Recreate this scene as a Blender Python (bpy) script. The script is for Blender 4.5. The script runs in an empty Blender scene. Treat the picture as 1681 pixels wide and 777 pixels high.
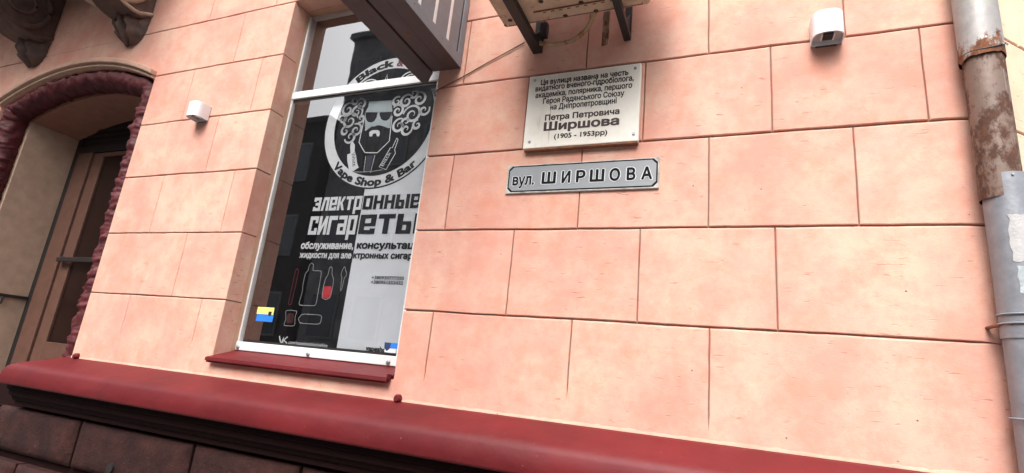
import bpy, bmesh, math, random
from mathutils import Vector, Matrix, noise
random.seed(7)
S = bpy.context.scene
C = S.collection
PI = math.pi
R = math.radians

# ------------------------------------------------------------------ camera
cam = bpy.data.objects.new('camera', bpy.data.cameras.new('camera'))
C.objects.link(cam)
pitch, yaw, roll = 0.253077, 0.401650, 0.101242
cp, sp, cy, sy, cr, sr = math.cos(pitch), math.sin(pitch), math.cos(yaw), math.sin(yaw), math.cos(roll), math.sin(roll)
fwd = Vector((-sy*cp, cy*cp, sp)); rt = Vector((cy, sy, 0)); up = rt.cross(fwd)
r_ = cr*rt + sr*up; u_ = -sr*rt + cr*up
M = Matrix((r_, u_, -fwd)).transposed().to_4x4()
M.translation = Vector((0, -2.0, 1.65))
cam.matrix_world = M
cam.data.sensor_width = 36; cam.data.sensor_fit = 'HORIZONTAL'; cam.data.lens = 18.66
cam.data.clip_start = 0.02; cam.data.clip_end = 2000
S.camera = cam

# ------------------------------------------------------------------ sky, sun, exposure
w = bpy.data.worlds.new('World'); S.world = w; w.use_nodes = True
nt = w.node_tree; bg = nt.nodes['Background']
sky = nt.nodes.new('ShaderNodeTexSky'); sky.sky_type = 'NISHITA'; sky.sun_disc = False
sky.sun_elevation = R(52); sky.sun_rotation = R(180); sky.dust_density = 7; sky.air_density = 1
hs = nt.nodes.new('ShaderNodeHueSaturation'); hs.inputs['Saturation'].default_value = 0.22
nt.links.new(sky.outputs[0], hs.inputs['Color']); nt.links.new(hs.outputs[0], bg.inputs['Color'])
bg.inputs['Strength'].default_value = 0.15
sun = bpy.data.lights.new('sun', 'SUN'); sun.energy = 0.6; sun.angle = R(30); sun.color = (1, .96, .9)
so = bpy.data.objects.new('sun', sun); C.objects.link(so)
so.rotation_euler = Vector((0.0, -math.cos(R(52)), math.sin(R(52)))).to_track_quat('Z', 'Y').to_euler()
S.view_settings.view_transform = 'Standard'; S.view_settings.look = 'None'
S.view_settings.exposure = 1.38; S.view_settings.gamma = 1
S.cycles.max_bounces = 8

# ------------------------------------------------------------------ materials
def new_mat(name):
    m = bpy.data.materials.new(name); m.use_nodes = True
    return m, m.node_tree, m.node_tree.nodes['Principled BSDF']
def nd(t, typ, **kw):
    n = t.nodes.new(typ)
    for k, v in kw.items():
        if k in n.inputs: n.inputs[k].default_value = v
        else: setattr(n, k, v)
    return n
def pos(t, scale=(1, 1, 1)):
    g = nd(t, 'ShaderNodeNewGeometry'); mp = nd(t, 'ShaderNodeMapping'); mp.inputs['Scale'].default_value = scale
    t.links.new(g.outputs['Position'], mp.inputs['Vector']); return mp.outputs[0]
def noi(t, vec, scale, detail=4, rough=.6):
    n = nd(t, 'ShaderNodeTexNoise'); n.inputs['Scale'].default_value = scale
    n.inputs['Detail'].default_value = detail; n.inputs['Roughness'].default_value = rough
    t.links.new(vec, n.inputs['Vector']); return n.outputs['Fac']
def ramp(t, fac, stops):
    r = nd(t, 'ShaderNodeValToRGB'); e = r.color_ramp.elements
    while len(e) < len(stops): e.new(.5)
    for i, (p, c) in enumerate(stops):
        e[i].position = p; e[i].color = (*c, 1) if len(c) == 3 else c
    t.links.new(fac, r.inputs[0]); return r.outputs[0]
def mix(t, fac, a, b, mode='MIX'):
    m = nd(t, 'ShaderNodeMix', data_type='RGBA', blend_type=mode)
    for s, v in ((m.inputs[0], fac), (m.inputs[6], a), (m.inputs[7], b)):
        if isinstance(v, (int, float)): s.default_value = v
        elif isinstance(v, tuple): s.default_value = (*v, 1) if len(v) == 3 else v
        else: t.links.new(v, s)
    return m.outputs[2]
def math_(t, op, a, b=0.0):
    m = nd(t, 'ShaderNodeMath', operation=op)
    for i, v in enumerate((a, b)):
        if isinstance(v, (int, float)): m.inputs[i].default_value = v
        else: t.links.new(v, m.inputs[i])
    return m.outputs[0]
def bump(t, bs, h, strength=.3, dist=.01, prev=None):
    b = nd(t, 'ShaderNodeBump'); b.inputs['Strength'].default_value = strength; b.inputs['Distance'].default_value = dist
    t.links.new(h, b.inputs['Height'])
    if prev: t.links.new(prev, b.inputs['Normal'])
    t.links.new(b.outputs[0], bs.inputs['Normal']); return b.outputs[0]

def simple(name, col, rough=.5, metal=0, var=.12, scale=14, bmp=.0, bscale=120, spec=.5):
    m, t, b = new_mat(name)
    v = noi(t, pos(t), scale, 5)
    lo = tuple(c*(1-var) for c in col); hi = tuple(min(1, c*(1+var)) for c in col)
    t.links.new(ramp(t, v, [(.3, lo), (.7, hi)]), b.inputs['Base Color'])
    b.inputs['Roughness'].default_value = rough; b.inputs['Metallic'].default_value = metal
    b.inputs['Specular IOR Level'].default_value = spec
    if bmp: bump(t, b, noi(t, pos(t), bscale, 3), bmp, .004)
    return m

def plaster(name, c1, c2, c3, blotch=1.0):
    m, t, b = new_mat(name)
    p = pos(t)
    a = noi(t, p, 2.6, 7, .68); c = noi(t, p, 7.5, 8, .75)
    col = ramp(t, a, [(.38, c1), (.5, c2), (.62, c3)])
    red = ramp(t, c, [(.46, (0, 0, 0)), (.68, (1, 1, 1))])
    col = mix(t, math_(t, 'MULTIPLY', red, .75*blotch), col, tuple(x*y for x, y in zip(c2, (.98, .74, .66))))
    oi = nd(t, 'ShaderNodeObjectInfo')
    tone = ramp(t, oi.outputs['Random'], [(0, (.92, .89, .88)), (1, (1, 1, 1))])
    col = mix(t, 1.0, col, tone, 'MULTIPLY')
    # short trowel scratches
    ps = pos(t, (14, 14, 75))
    sc = noi(t, ps, 1.0, 3, .6); area = noi(t, p, 3.1, 2)
    scr = math_(t, 'MULTIPLY', ramp(t, sc, [(.635, (0, 0, 0)), (.67, (1, 1, 1))]), ramp(t, area, [(.42, (0, 0, 0)), (.60, (1, 1, 1))]))
    # pits
    vo = nd(t, 'ShaderNodeTexVoronoi'); vo.inputs['Scale'].default_value = 17; t.links.new(p, vo.inputs['Vector'])
    pit = ramp(t, vo.outputs['Distance'], [(.035, (1, 1, 1)), (.06, (0, 0, 0))])
    sep = nd(t, 'ShaderNodeSeparateColor'); t.links.new(vo.outputs['Color'], sep.inputs[0])
    pit = math_(t, 'MULTIPLY', pit, ramp(t, sep.outputs[0], [(.78, (0, 0, 0)), (.8, (1, 1, 1))]))
    grit = ramp(t, noi(t, p, 260, 2, .5), [(.60, (0, 0, 0)), (.72, (1, 1, 1))])
    col = mix(t, math_(t, 'MULTIPLY', grit, .16*blotch), col, tuple(x*.55 for x in c2))
    wash = ramp(t, noi(t, pos(t, (5, 5, .8)), 1.0, 4, .6), [(.50, (0, 0, 0)), (.72, (1, 1, 1))])
    col = mix(t, math_(t, 'MULTIPLY', wash, .22*blotch), col, tuple(x*y for x, y in zip(c2, (.72, .66, .68))))
    ve = nd(t, 'ShaderNodeTexVoronoi', feature='DISTANCE_TO_EDGE'); ve.inputs['Scale'].default_value = 2.4
    vm = nd(t, 'ShaderNodeVectorMath', operation='ADD'); nv = nd(t, 'ShaderNodeTexNoise'); nv.inputs['Scale'].default_value = 9; t.links.new(p, nv.inputs['Vector'])
    vs_ = nd(t, 'ShaderNodeVectorMath', operation='SCALE'); vs_.inputs['Scale'].default_value = .16; t.links.new(nv.outputs['Color'], vs_.inputs[0])
    t.links.new(p, vm.inputs[0]); t.links.new(vs_.outputs[0], vm.inputs[1]); t.links.new(vm.outputs[0], ve.inputs['Vector'])
    crk = math_(t, 'MULTIPLY', ramp(t, ve.outputs['Distance'], [(.003, (1, 1, 1)), (.007, (0, 0, 0))]), ramp(t, noi(t, p, 2.1, 2), [(.56, (0, 0, 0)), (.60, (1, 1, 1))]))
    col = mix(t, math_(t, 'MULTIPLY', crk, .13*blotch), col, tuple(x*.5 for x in c2))
    col = mix(t, math_(t, 'MULTIPLY', scr, .5), col, tuple(x*y for x, y in zip(c2, (.6, .42, .36))))
    col = mix(t, math_(t, 'MULTIPLY', pit, .8), col, (.16, .07, .05))
    t.links.new(col, b.inputs['Base Color'])
    b.inputs['Roughness'].default_value = .85; b.inputs['Specular IOR Level'].default_value = .25
    fine = noi(t, pos(t, (1, 1, 1.8)), 150, 3, .6)
    n1 = bump(t, b, fine, .22, .003)
    n2 = bump(t, b, noi(t, p, 22, 4, .55), .25, .006, n1)
    bump(t, b, math_(t, 'SUBTRACT', 0.0, math_(t, 'ADD', scr, pit)), .55, .003, n2)
    return m

PINK = plaster('peach_plaster', (.61, .305, .240), (.655, .372, .292), (.69, .435, .33))
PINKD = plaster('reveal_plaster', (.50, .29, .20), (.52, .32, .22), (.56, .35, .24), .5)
HOODM = simple('pinkish_brown_plaster', (.44, .27, .20), .85, bmp=.2)
CREAM = simple('cream_plaster', (.44, .295, .215), .85, bmp=.2)
YELLOW = plaster('bright_side_plaster', (.74, .52, .38), (.76, .58, .42), (.78, .62, .46), .4)  # paler copy carrying the side wall's brighter light in its colour
MORTAR = simple('joint_mortar_brown', (.25, .155, .118), .9)  # mortar's own grey-brown behind the joints
def maroon():
    m, t, b = new_mat('maroon_paint'); p = pos(t)
    col = ramp(t, noi(t, p, 4, 6, .65), [(.3, (.085, .005, .007)), (.7, (.135, .009, .012))])
    dust = ramp(t, noi(t, pos(t, (3, 9, 9)), 2.2, 6, .7), [(.50, (0, 0, 0)), (.78, (1, 1, 1))])
    col = mix(t, math_(t, 'MULTIPLY', dust, .06), col, (.30, .13, .11))
    chip = ramp(t, noi(t, p, 75, 3, .6), [(.715, (0, 0, 0)), (.735, (1, 1, 1))])
    col = mix(t, math_(t, 'MULTIPLY', chip, .45), col, (.32, .16, .13))
    t.links.new(col, b.inputs['Base Color']); b.inputs['Specular IOR Level'].default_value = .3
    t.links.new(ramp(t, dust, [(0, (.55,)*3), (1, (.65,)*3)]), b.inputs['Roughness'])
    n1 = bump(t, b, noi(t, p, 90, 4, .6), .12, .003); bump(t, b, noi(t, p, 9, 3), .3, .008, n1)
    return m
MAROON = maroon()
MAROOND = simple('maroon_gloss_moulding', (.075, .006, .009), .68, var=.45, scale=18, bmp=.3, bscale=70)
UNDER = simple('dark_cornice_paint', (.012, .003, .003), .8, spec=.12)
WHITE = simple('white_enamel', (.72, .72, .74), .35, var=.03)
ALU = simple('white_aluminium', (.66, .66, .66), .4, var=.06, scale=20)
SCREW = simple('zinc_screw', (.35, .35, .36), .35, .7)
BROWN = simple('dark_brown_sheet_metal', (.075, .047, .044), .45, var=.15)
GREYP = simple('grey_sheet_metal', (.21, .235, .27), .45, var=.1)
BLACK = simple('black_metal', (.018, .015, .015), .5)
ACRYL = simple('white_acrylic', (.88, .88, .90), .3, var=.02)
DOORM = simple('brown_door_frame', (.115, .055, .039), .5, var=.15)
DGLASS = simple('dark_door_glass', (.012, .004, .003), .3, var=.2)
DARK = simple('recess_black', (.012, .010, .010), .6)  # black standing in for the dark of gaps, holes and recesses
INK = simple('black_ink', (.010, .010, .011), .6, var=.05, spec=.08)
INKB = simple('dark_brown_ink', (.012, .006, .006), .5, var=.3)
FILM = simple('black_film', (.006, .006, .007), .6, var=.1, spec=.05)
WFILM = simple('pale_grey_film', (.62, .65, .69), .5, var=.05, scale=3)
WINK = simple('white_print', (.62, .64, .66), .5, var=.06)
GINK = simple('grey_print', (.42, .43, .44), .5, var=.1)
LINE = simple('thin_outline_print', (.33, .33, .34), .5)
REDI = simple('red_print', (.45, .02, .03), .5)
REDD = simple('dark_red_print', (.16, .02, .03), .5)
YEL = simple('yellow_print', (.80, .70, .18), .5)
BLUE = simple('blue_print', (.02, .17, .60), .5)
PLATEG = simple('grey_enamel_sign', (.235, .25, .265), .4, var=.08, scale=9)
RUBBER = simple('rust_edge', (.20, .08, .04), .8, var=.4, scale=40)
CONC = simple('grey_concrete', (.16, .155, .15), .9, var=.15, bmp=.2)
ASPH = simple('asphalt', (.05, .05, .052), .9, var=.25, scale=30, bmp=.3)
FACADE = simple('grey_facade', (.040, .037, .035), .9, var=.15, scale=2, spec=.1)
FACADEB = simple('dark_tower_facade', (.15, .152, .155), .9, var=.4, scale=1.2, spec=.1)
FARFR = simple('weathered_window_frame', (.13, .13, .13), .7)
WINGL = simple('far_window_glass', (.06, .07, .08), .25)

def stone_mat():
    m, t, b = new_mat('dark_maroon_stone'); p = pos(t)
    col = ramp(t, noi(t, p, 9, 6, .7), [(.35, (.020, .008, .008)), (.55, (.036, .013, .011)), (.75, (.062, .021, .018))])
    sp_ = ramp(t, noi(t, p, 160, 2), [(.68, (0, 0, 0)), (.74, (1, 1, 1))])
    col = mix(t, math_(t, 'MULTIPLY', sp_, .5), col, (.20, .14, .13))
    t.links.new(col, b.inputs['Base Color']); b.inputs['Roughness'].default_value = .8; b.inputs['Specular IOR Level'].default_value = .2
    n1 = bump(t, b, noi(t, p, 130, 4, .7), .6, .006); bump(t, b, noi(t, p, 30, 4, .6), .5, .012, n1)
    return m
STONE = stone_mat()

def plaque_mat():
    m, t, b = new_mat('aged_cream_enamel'); p = pos(t)
    col = ramp(t, noi(t, p, 7, 5), [(.3, (.70, .65, .57)), (.6, (.83, .79, .71))])
    st = ramp(t, noi(t, pos(t, (60, 60, 3)), 1, 4, .7), [(.60, (0, 0, 0)), (.70, (1, 1, 1))])
    ar = ramp(t, noi(t, p, 5, 2), [(.5, (0, 0, 0)), (.62, (1, 1, 1))])
    col = mix(t, math_(t, 'MULTIPLY', math_(t, 'MULTIPLY', st, ar), .6), col, (.25, .19, .13))
    sp_ = ramp(t, noi(t, p, 70, 3), [(.70, (0, 0, 0)), (.74, (1, 1, 1))])
    col = mix(t, math_(t, 'MULTIPLY', sp_, .6), col, (.20, .13, .08))
    t.links.new(col, b.inputs['Base Color']); b.inputs['Roughness'].default_value = .45
    bump(t, b, noi(t, p, 25, 3), .1, .004); return m
PLAQ = plaque_mat()

def rusty(name, base, amount, metal=.2, rust=(.16, .055, .022), rough=.5, zlow=None):
    m, t, b = new_mat(name); p = pos(t)
    f = noi(t, pos(t, (1, 1, .55)), 16, 6, .72)
    if zlow:
        sx = nd(t, 'ShaderNodeSeparateXYZ'); t.links.new(p, sx.inputs[0])
        mr = nd(t, 'ShaderNodeMapRange'); t.links.new(sx.outputs[2], mr.inputs[0])
        for i_, v_ in zip((1, 2, 3, 4), (zlow[0], zlow[1], .26, 0)): mr.inputs[i_].default_value = v_
        f = math_(t, 'ADD', f, mr.outputs[0])
    f = ramp(t, f, [(amount, (0, 0, 0)), (amount+.09, (1, 1, 1))])
    c = ramp(t, noi(t, p, 22, 5), [(.35, tuple(x*.8 for x in base)), (.65, base)])
    rc = ramp(t, noi(t, p, 45, 5, .7), [(.3, (.05, .022, .014)), (.5, rust), (.75, (rust[0]*1.7, rust[1]*1.9, rust[2]*1.8))])
    t.links.new(mix(t, f, c, rc), b.inputs['Base Color'])
    t.links.new(ramp(t, f, [(0, (rough,)*3), (1, (.85,)*3)]), b.inputs['Roughness'])
    b.inputs['Metallic'].default_value = metal
    bump(t, b, noi(t, p, 60, 4), .25, .004); return m
ZINC = rusty('galvanised_pipe', (.26, .27, .30), .78, .35)
ZINCR = rusty('old_grey_pipe_with_rust', (.34, .32, .31), .66, .2, zlow=(2.78, 2.93))
RUSTP = rusty('rusty_brown_pipe', (.19, .125, .098), .47, .05, (.075, .028, .015))
ACB = rusty('stained_beige_tray', (.50, .38, .28), .60, 0, (.24, .10, .045))
PAPER = simple('torn_paper', (.42, .41, .41), .8, var=.12, scale=25, bmp=.4)

def glass_mat(name, ior=2.0, tint=(1, 1, 1)):
    m = bpy.data.materials.new(name); m.use_nodes = True; t = m.node_tree
    t.nodes.remove(t.nodes['Principled BSDF']); out = t.nodes['Material Output']
    tr = nd(t, 'ShaderNodeBsdfTransparent'); tr.inputs[0].default_value = (*tint, 1)
    gl = nd(t, 'ShaderNodeBsdfGlossy'); gl.inputs['Roughness'].default_value = .015
    fr = nd(t, 'ShaderNodeFresnel'); fr.inputs[0].default_value = ior
    bp = nd(t, 'ShaderNodeBump'); bp.inputs['Strength'].default_value = .012; bp.inputs['Distance'].default_value = .01
    t.links.new(noi(t, pos(t), 5, 2), bp.inputs['Height']); t.links.new(bp.outputs[0], gl.inputs['Normal'])
    mx = nd(t, 'ShaderNodeMixShader'); gg = nd(t, 'ShaderNodeNewGeometry'); t.links.new(math_(t, 'MULTIPLY', fr.outputs[0], math_(t, 'SUBTRACT', 1.0, gg.outputs['Backfacing'])), mx.inputs[0])
    t.links.new(tr.outputs[0], mx.inputs[1]); t.links.new(gl.outputs[0], mx.inputs[2]); t.links.new(mx.outputs[0], out.inputs[0])
    return m
GLASS = glass_mat('window_glass', 3.5)

# ------------------------------------------------------------------ helpers
ORIG = {}
def thing(name, label, cat, loc=(0, 0, 0), group=None):
    o = bpy.data.objects.new(name, None); C.objects.link(o); o.location = loc; o.empty_display_size = .1
    o['label'] = label; o['category'] = cat
    if group: o['group'] = group
    ORIG[o.name] = Vector(loc); return o
def tag(o, label, cat, group=None):
    o['label'] = label; o['category'] = cat
    if group: o['group'] = group
    return o
class MB:
    def __init__(s): s.v = []; s.f = []; s.sm = []
    def add(s, vs, fs, smooth=False):
        k = len(s.v); s.v += [tuple(v) for v in vs]; s.f += [tuple(i+k for i in f) for f in fs]; s.sm += [smooth]*len(fs); return s
    def box(s, x0, x1, y0, y1, z0, z1):
        return s.add([(x, y, z) for x in (x0, x1) for y in (y0, y1) for z in (z0, z1)],
            [(0, 1, 3, 2), (4, 6, 7, 5), (0, 4, 5, 1), (2, 3, 7, 6), (0, 2, 6, 4), (1, 5, 7, 3)])
    def prism(s, pts, y0, y1):          # outline in x,z extruded along y
        n = len(pts)
        return s.add([(x, y0, z) for x, z in pts]+[(x, y1, z) for x, z in pts],
            [tuple(range(n)), tuple(range(2*n-1, n-1, -1))]+[(i, i+n, (i+1) % n+n, (i+1) % n) for i in range(n)])
    def flat(s, pts, y):
        return s.add([(x, y, z) for x, z in pts], [tuple(range(len(pts)))])
    def tube(s, path, r, n=12, caps=True, rf=None):
        path = [Vector(p) for p in path]; k = len(s.v); m = len(path); vs = []; fs = []
        ref = Vector((0, 0, 1))
        if abs((path[-1]-path[0]).normalized().z) > .9: ref = Vector((1, 0, 0))
        for i, p in enumerate(path):
            t = (path[min(i+1, m-1)]-path[max(i-1, 0)]).normalized()
            a = t.cross(ref).normalized(); b = t.cross(a)
            for j in range(n):
                an = 2*PI*j/n; rr = rf(i, an) if rf else r
                vs.append(p+a*math.cos(an)*rr+b*math.sin(an)*rr)
        for i in range(m-1):
            for j in range(n): fs.append((i*n+j, i*n+(j+1) % n, (i+1)*n+(j+1) % n, (i+1)*n+j))
        s.add(vs, fs, True)
        if caps: s.add(vs[:n], [tuple(range(n))]); s.add(vs[-n:], [tuple(range(n))])
        return s
    def ribbon(s, pts, wd, y):          # flat stroke of width wd in the x,z plane
        n = len(pts); vs = []
        for i in range(n):
            a = Vector(pts[max(i-1, 0)]); b = Vector(pts[min(i+1, n-1)]); d = (b-a).normalized(); q = Vector((-d.y, d.x))
            ww = wd(i/(n-1)) if callable(wd) else wd
            for sg in (-1, 1): vs.append((pts[i][0]+q.x*ww/2*sg, y, pts[i][1]+q.y*ww/2*sg))
        return s.add(vs, [(2*i, 2*i+1, 2*i+3, 2*i+2) for i in range(n-1)])
    def build(s, name, mat, parent=None, bevel=0, label=None, kind=None, seg=2, normals=True):
        o_ = ORIG.get(parent.name, Vector()) if parent else Vector()
        me = bpy.data.meshes.new(name); me.from_pydata([Vector(v)-o_ for v in s.v], [], s.f)
        me.polygons.foreach_set('use_smooth', s.sm); me.materials.append(mat)
        if normals:
            bm = bmesh.new(); bm.from_mesh(me); bmesh.ops.recalc_face_normals(bm, faces=bm.faces); bm.to_mesh(me); bm.free()
        o = bpy.data.objects.new(name, me); C.objects.link(o); o.parent = parent
        if parent: ORIG[o.name] = o_
        if bevel:
            md = o.modifiers.new('bevel', 'BEVEL'); md.width = bevel; md.segments = seg; md.limit_method = 'ANGLE'; md.angle_limit = R(40)
        if label: o['label'] = label
        if kind: o['kind'] = kind
        return o
def copy_tree(o, parent=None):
    c = o.copy(); C.objects.link(c)
    if parent: c.parent = parent
    for ch in list(o.children): copy_tree(ch, c)
    return c
from mathutils.geometry import delaunay_2d_cdt
_fc = bpy.data.curves.new('letters', 'FONT'); _fc.resolution_u = 3; _fc.fill_mode = 'NONE'
_fo = bpy.data.objects.new('letters', _fc)
_gc = {}
def glyphs(body, bold=0.0):
    """outlines of the built-in font, filled here by triangulation with an even-odd test"""
    if body in _gc: return _gc[body]
    C.objects.link(_fo)
    _fc.body = body
    bpy.context.view_layer.update()
    dg = bpy.context.evaluated_depsgraph_get()
    me = bpy.data.meshes.new_from_object(_fo.evaluated_get(dg))
    pts = [Vector((v.co.x, v.co.y)) for v in me.vertices]; eds = [tuple(e_.vertices) for e_ in me.edges]
    bpy.data.meshes.remove(me); C.objects.unlink(_fo)
    # split into glyph-sized x ranges is not needed: one pass over the whole line
    ov, oe, of, *_ = delaunay_2d_cdt(pts, eds, [], 0, 1e-6)
    segs = [(pts[a], pts[b]) for a, b in eds]
    fs = []
    for f in of:
        cx_ = sum(ov[k].x for k in f)/len(f); cy_ = sum(ov[k].y for k in f)/len(f); c_ = False
        for a, b in segs:
            if (a.y > cy_) != (b.y > cy_) and cx_ < (b.x-a.x)*(cy_-a.y)/(b.y-a.y)+a.x: c_ = not c_
        if c_: fs.append(tuple(f))
    vs = [Vector((v.x, v.y, 0)) for v in ov]
    _gc[body] = (vs, fs); return vs, fs
CAP = .728
BS = [(0, 0), (1, 0), (-1, 0), (0, 1), (0, -1), (.7, .7), (-.7, .7), (.7, -.7), (-.7, -.7)]
def heavy(body, bold):
    """letters thickened by laying shifted copies a few hundredths of a millimetre apart"""
    vs, fs = glyphs(body, 0.0)
    if bold <= 0: return [(v.x, v.y, 0) for v in vs], fs
    V = []; F = []
    for k, (a, b) in enumerate(BS):
        o = len(V); V += [(v.x+a*bold, v.y+b*bold, k) for v in vs]; F += [tuple(i+o for i in f) for f in fs]
    return V, F
def text(mb, body, xl, xr, zb, capz, y, bold=0.0, ext=0.0):
    """lettering fitted between xl and xr, baseline zb, capital height capz"""
    vs, fs = heavy(body, bold)
    x0 = min(v[0] for v in vs); x1 = max(v[0] for v in vs)
    sx = (xr-xl+2*ext)/(x1-x0); sz = capz/(CAP+2*bold)
    mb.add([(xl-ext+(v[0]-x0)*sx, y-v[2]*.00003, zb+(v[1]+bold)*sz) for v in vs], fs); return mb

# ------------------------------------------------------------------ wall geometry
ZP, ZD, ZC, ZB, ZA, ZE, ZG, ZH, ZI, ZTOP = 1.44, 1.878, 2.244, 2.610, 2.974, 3.335, 3.696, 4.060, 4.426, 5.6
BEND, BR = .70, .18
def wmap(s, z, d):
    """along-wall distance, height, depth behind the face -> world; the wall turns 45 degrees at its right end"""
    if s <= BEND: return (s, d, z)
    th = min((s-BEND)/BR, PI/4)
    x = BEND+BR*math.sin(th); y = BR-BR*math.cos(th)
    if s > BEND+BR*PI/4:
        e = s-BEND-BR*PI/4; x += e*math.cos(PI/4); y += e*math.sin(PI/4)
    return (x-math.sin(th)*d, y+math.cos(th)*d, z)
def wob(seed, t, amp=.0013):
    return amp*(noise.noise(Vector((t*5.1, seed*7.7, .3)))+.6*noise.noise(Vector((t*23, seed*3.1, 5.3)))+.35*noise.noise(Vector((t*70, seed*1.1, 9.3))))
HG = {ZD: .0066, ZC: .0068, ZB: .0080, ZA: .0068, ZE: .0058, ZG: .0058, ZH: .007, ZI: .007}
def hedge(z, s, side):
    """z of a block edge at horizontal joint z; side +1: block lies above, -1: below"""
    g = HG.get(z, 0)
    if z == ZD: g *= max(0, min(1, (.73-s)/.04))
    if s < -2.4: g *= .82
    if g: g += abs(wob(z*3+side, s, .0016))
    return z+wob(z, s, .0022)*(1 if z in HG else 0)+side*g/2
def vedge(s0, z, side, g):
    if g <= 0: return s0
    g2 = g+abs(wob(s0*5+side, z, .0012))
    return s0+wob(s0, z, .0018)+side*g2/2
def block(s0, s1, z0, z1, gl, gr, parent, mat, lend=None, rend=None, depth=.10, name='wall_block', label=None):
    """lend / rend: height below which the left / right joint closes (bottom course)"""
    def G(g, end, z):
        if end is None: return g
        return g*max(0, min(1, (z-end)/.02))
    def P(u, v, inset, d):
        s = s0+(s1-s0)*u; z = z0+(z1-z0)*v
        a = G(gl, lend, z); b = G(gr, rend, z)
        ia = inset*(min(1, a/.003) if gl > 0 else .5); ib = inset*(min(1, b/.003) if gr > 0 else .5)
        if gl < 0: ia = 0
        if gr < 0: ib = 0
        sl = vedge(s0, z, 1, a)+ia; srr = vedge(s1, z, -1, b)-ib
        s = sl+(srr-sl)*u
        it = inset*1.7 if HG.get(z1) else 0; ibt = inset if HG.get(z0) else 0
        if z1 == ZD: it *= max(0, min(1, (.73-s)/.04))
        if z0 == ZD: ibt *= max(0, min(1, (.73-s)/.04))
        zb = hedge(z0, s, 1)+ibt; zt = hedge(z1, s, -1)-it
        z = zb+(zt-zb)*v
        it_ = 0
        if inset > .002: d = d+.0011*noise.noise(Vector((s*4, z*4, 2)))+.0005*noise.noise(Vector((s*15, z*15, 7)))
        return wmap(s, z, d)
    us = [0]; 
    n = max(3, int((s1-s0)/(.045)))
    us = [i/n for i in range(n+1)]
    m_ = max(3, int((z1-z0)/.045)); vs_ = [i/m_ for i in range(m_+1)]
    mb = MB(); W = len(us)
    fv = [P(u, v, .0035, 0) for v in vs_ for u in us]
    mb.add(fv, [(j*W+i, j*W+i+1, (j+1)*W+i+1, (j+1)*W+i) for j in range(m_) for i in range(n)], True)
    per = [(u, 0) for u in us]+[(1, v) for v in vs_[1:]]+[(u, 1) for u in reversed(us[:-1])]+[(0, v) for v in reversed(vs_[1:-1])]
    rings = [[P(u, v, .0035, 0) for u, v in per], [P(u, v, .0012, .0012) for u, v in per], [P(u, v, 0, .0035) for u, v in per], [P(u, v, 0, depth) for u, v in per]]
    k = len(per); vv = [p for r in rings for p in r]
    mb.add(vv, [(a*k+i, a*k+(i+1) % k, (a+1)*k+(i+1) % k, (a+1)*k+i) for a in range(3) for i in range(k)], False)
    o = mb.build(name, mat, parent, label=label, normals=False)
    if s1 > .9:
        o.data.materials.append(YELLOW)
        for p in o.data.polygons:
            if p.center.x > .835: p.material_index = 1
    return o

bld = thing('corner_building', 'peach rusticated corner building with maroon ledge and arched doorway', 'building', (0, 0, 0))

# openings
WX0, WX1, WZ0, WZ1 = -2.42, -1.33, 1.60, ZG
DX0, DX1, DXC = -5.35, -3.54, -4.445
AR, ACZ = 2.197, 1.308
def arch(r, x0, x1, n=24):
    return [(DXC+(x0+(x1-x0)*i/n-DXC), ACZ+math.sqrt(r*r-(x0+(x1-x0)*i/n-DXC)**2)) for i in range(n+1)]
# core behind the blocks (two layers: joint backing, then the wall body)
e = .006
def core(g, y0, y1, name, mat, tops=ZTOP):
    a = arch(AR+g, DX0-g, DX1+g)
    pts = [(-8, 1.3), (DX0-g, 1.3)]+a+[(DX1+g, 1.3), (WX0-g, 1.3), (WX0-g, WZ1+g), (WX1+g, WZ1+g), (WX1+g, 1.3), (.66, 1.3), (.66, tops), (-8, tops)]
    MB().prism(pts, y0, y1).build(name, mat, bld)
core(e, .0085, .0990, 'joint_backing', MORTAR)
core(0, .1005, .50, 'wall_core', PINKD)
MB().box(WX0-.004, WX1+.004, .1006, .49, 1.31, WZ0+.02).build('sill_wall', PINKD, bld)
MB().box(WX0-.0055, WX1+.0055, .0001, .1003, 1.31, 1.5805).build('sill_wall', PINK, bld)
def wallstrip(d0, d1, name, mat):
    ss = [.6605+i*.03 for i in range(14)]+[1.5, 2.6]
    mb = MB(); vs = []
    for s in ss: vs += [wmap(s, 1.3, d0), wmap(s, ZTOP, d0), wmap(s, ZTOP, d1), wmap(s, 1.3, d1)]
    n = len(ss); fs = [(4*i+a, 4*i+(a+1) % 4, 4*i+4+(a+1) % 4, 4*i+4+a) for i in range(n-1) for a in range(4)]
    fs += [(0, 1, 2, 3), (4*n-4, 4*n-3, 4*n-2, 4*n-1)]
    mb.add(vs, fs).build(name, mat, bld)
wallstrip(.0085, .12, 'corner_backing', MORTAR)

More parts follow.
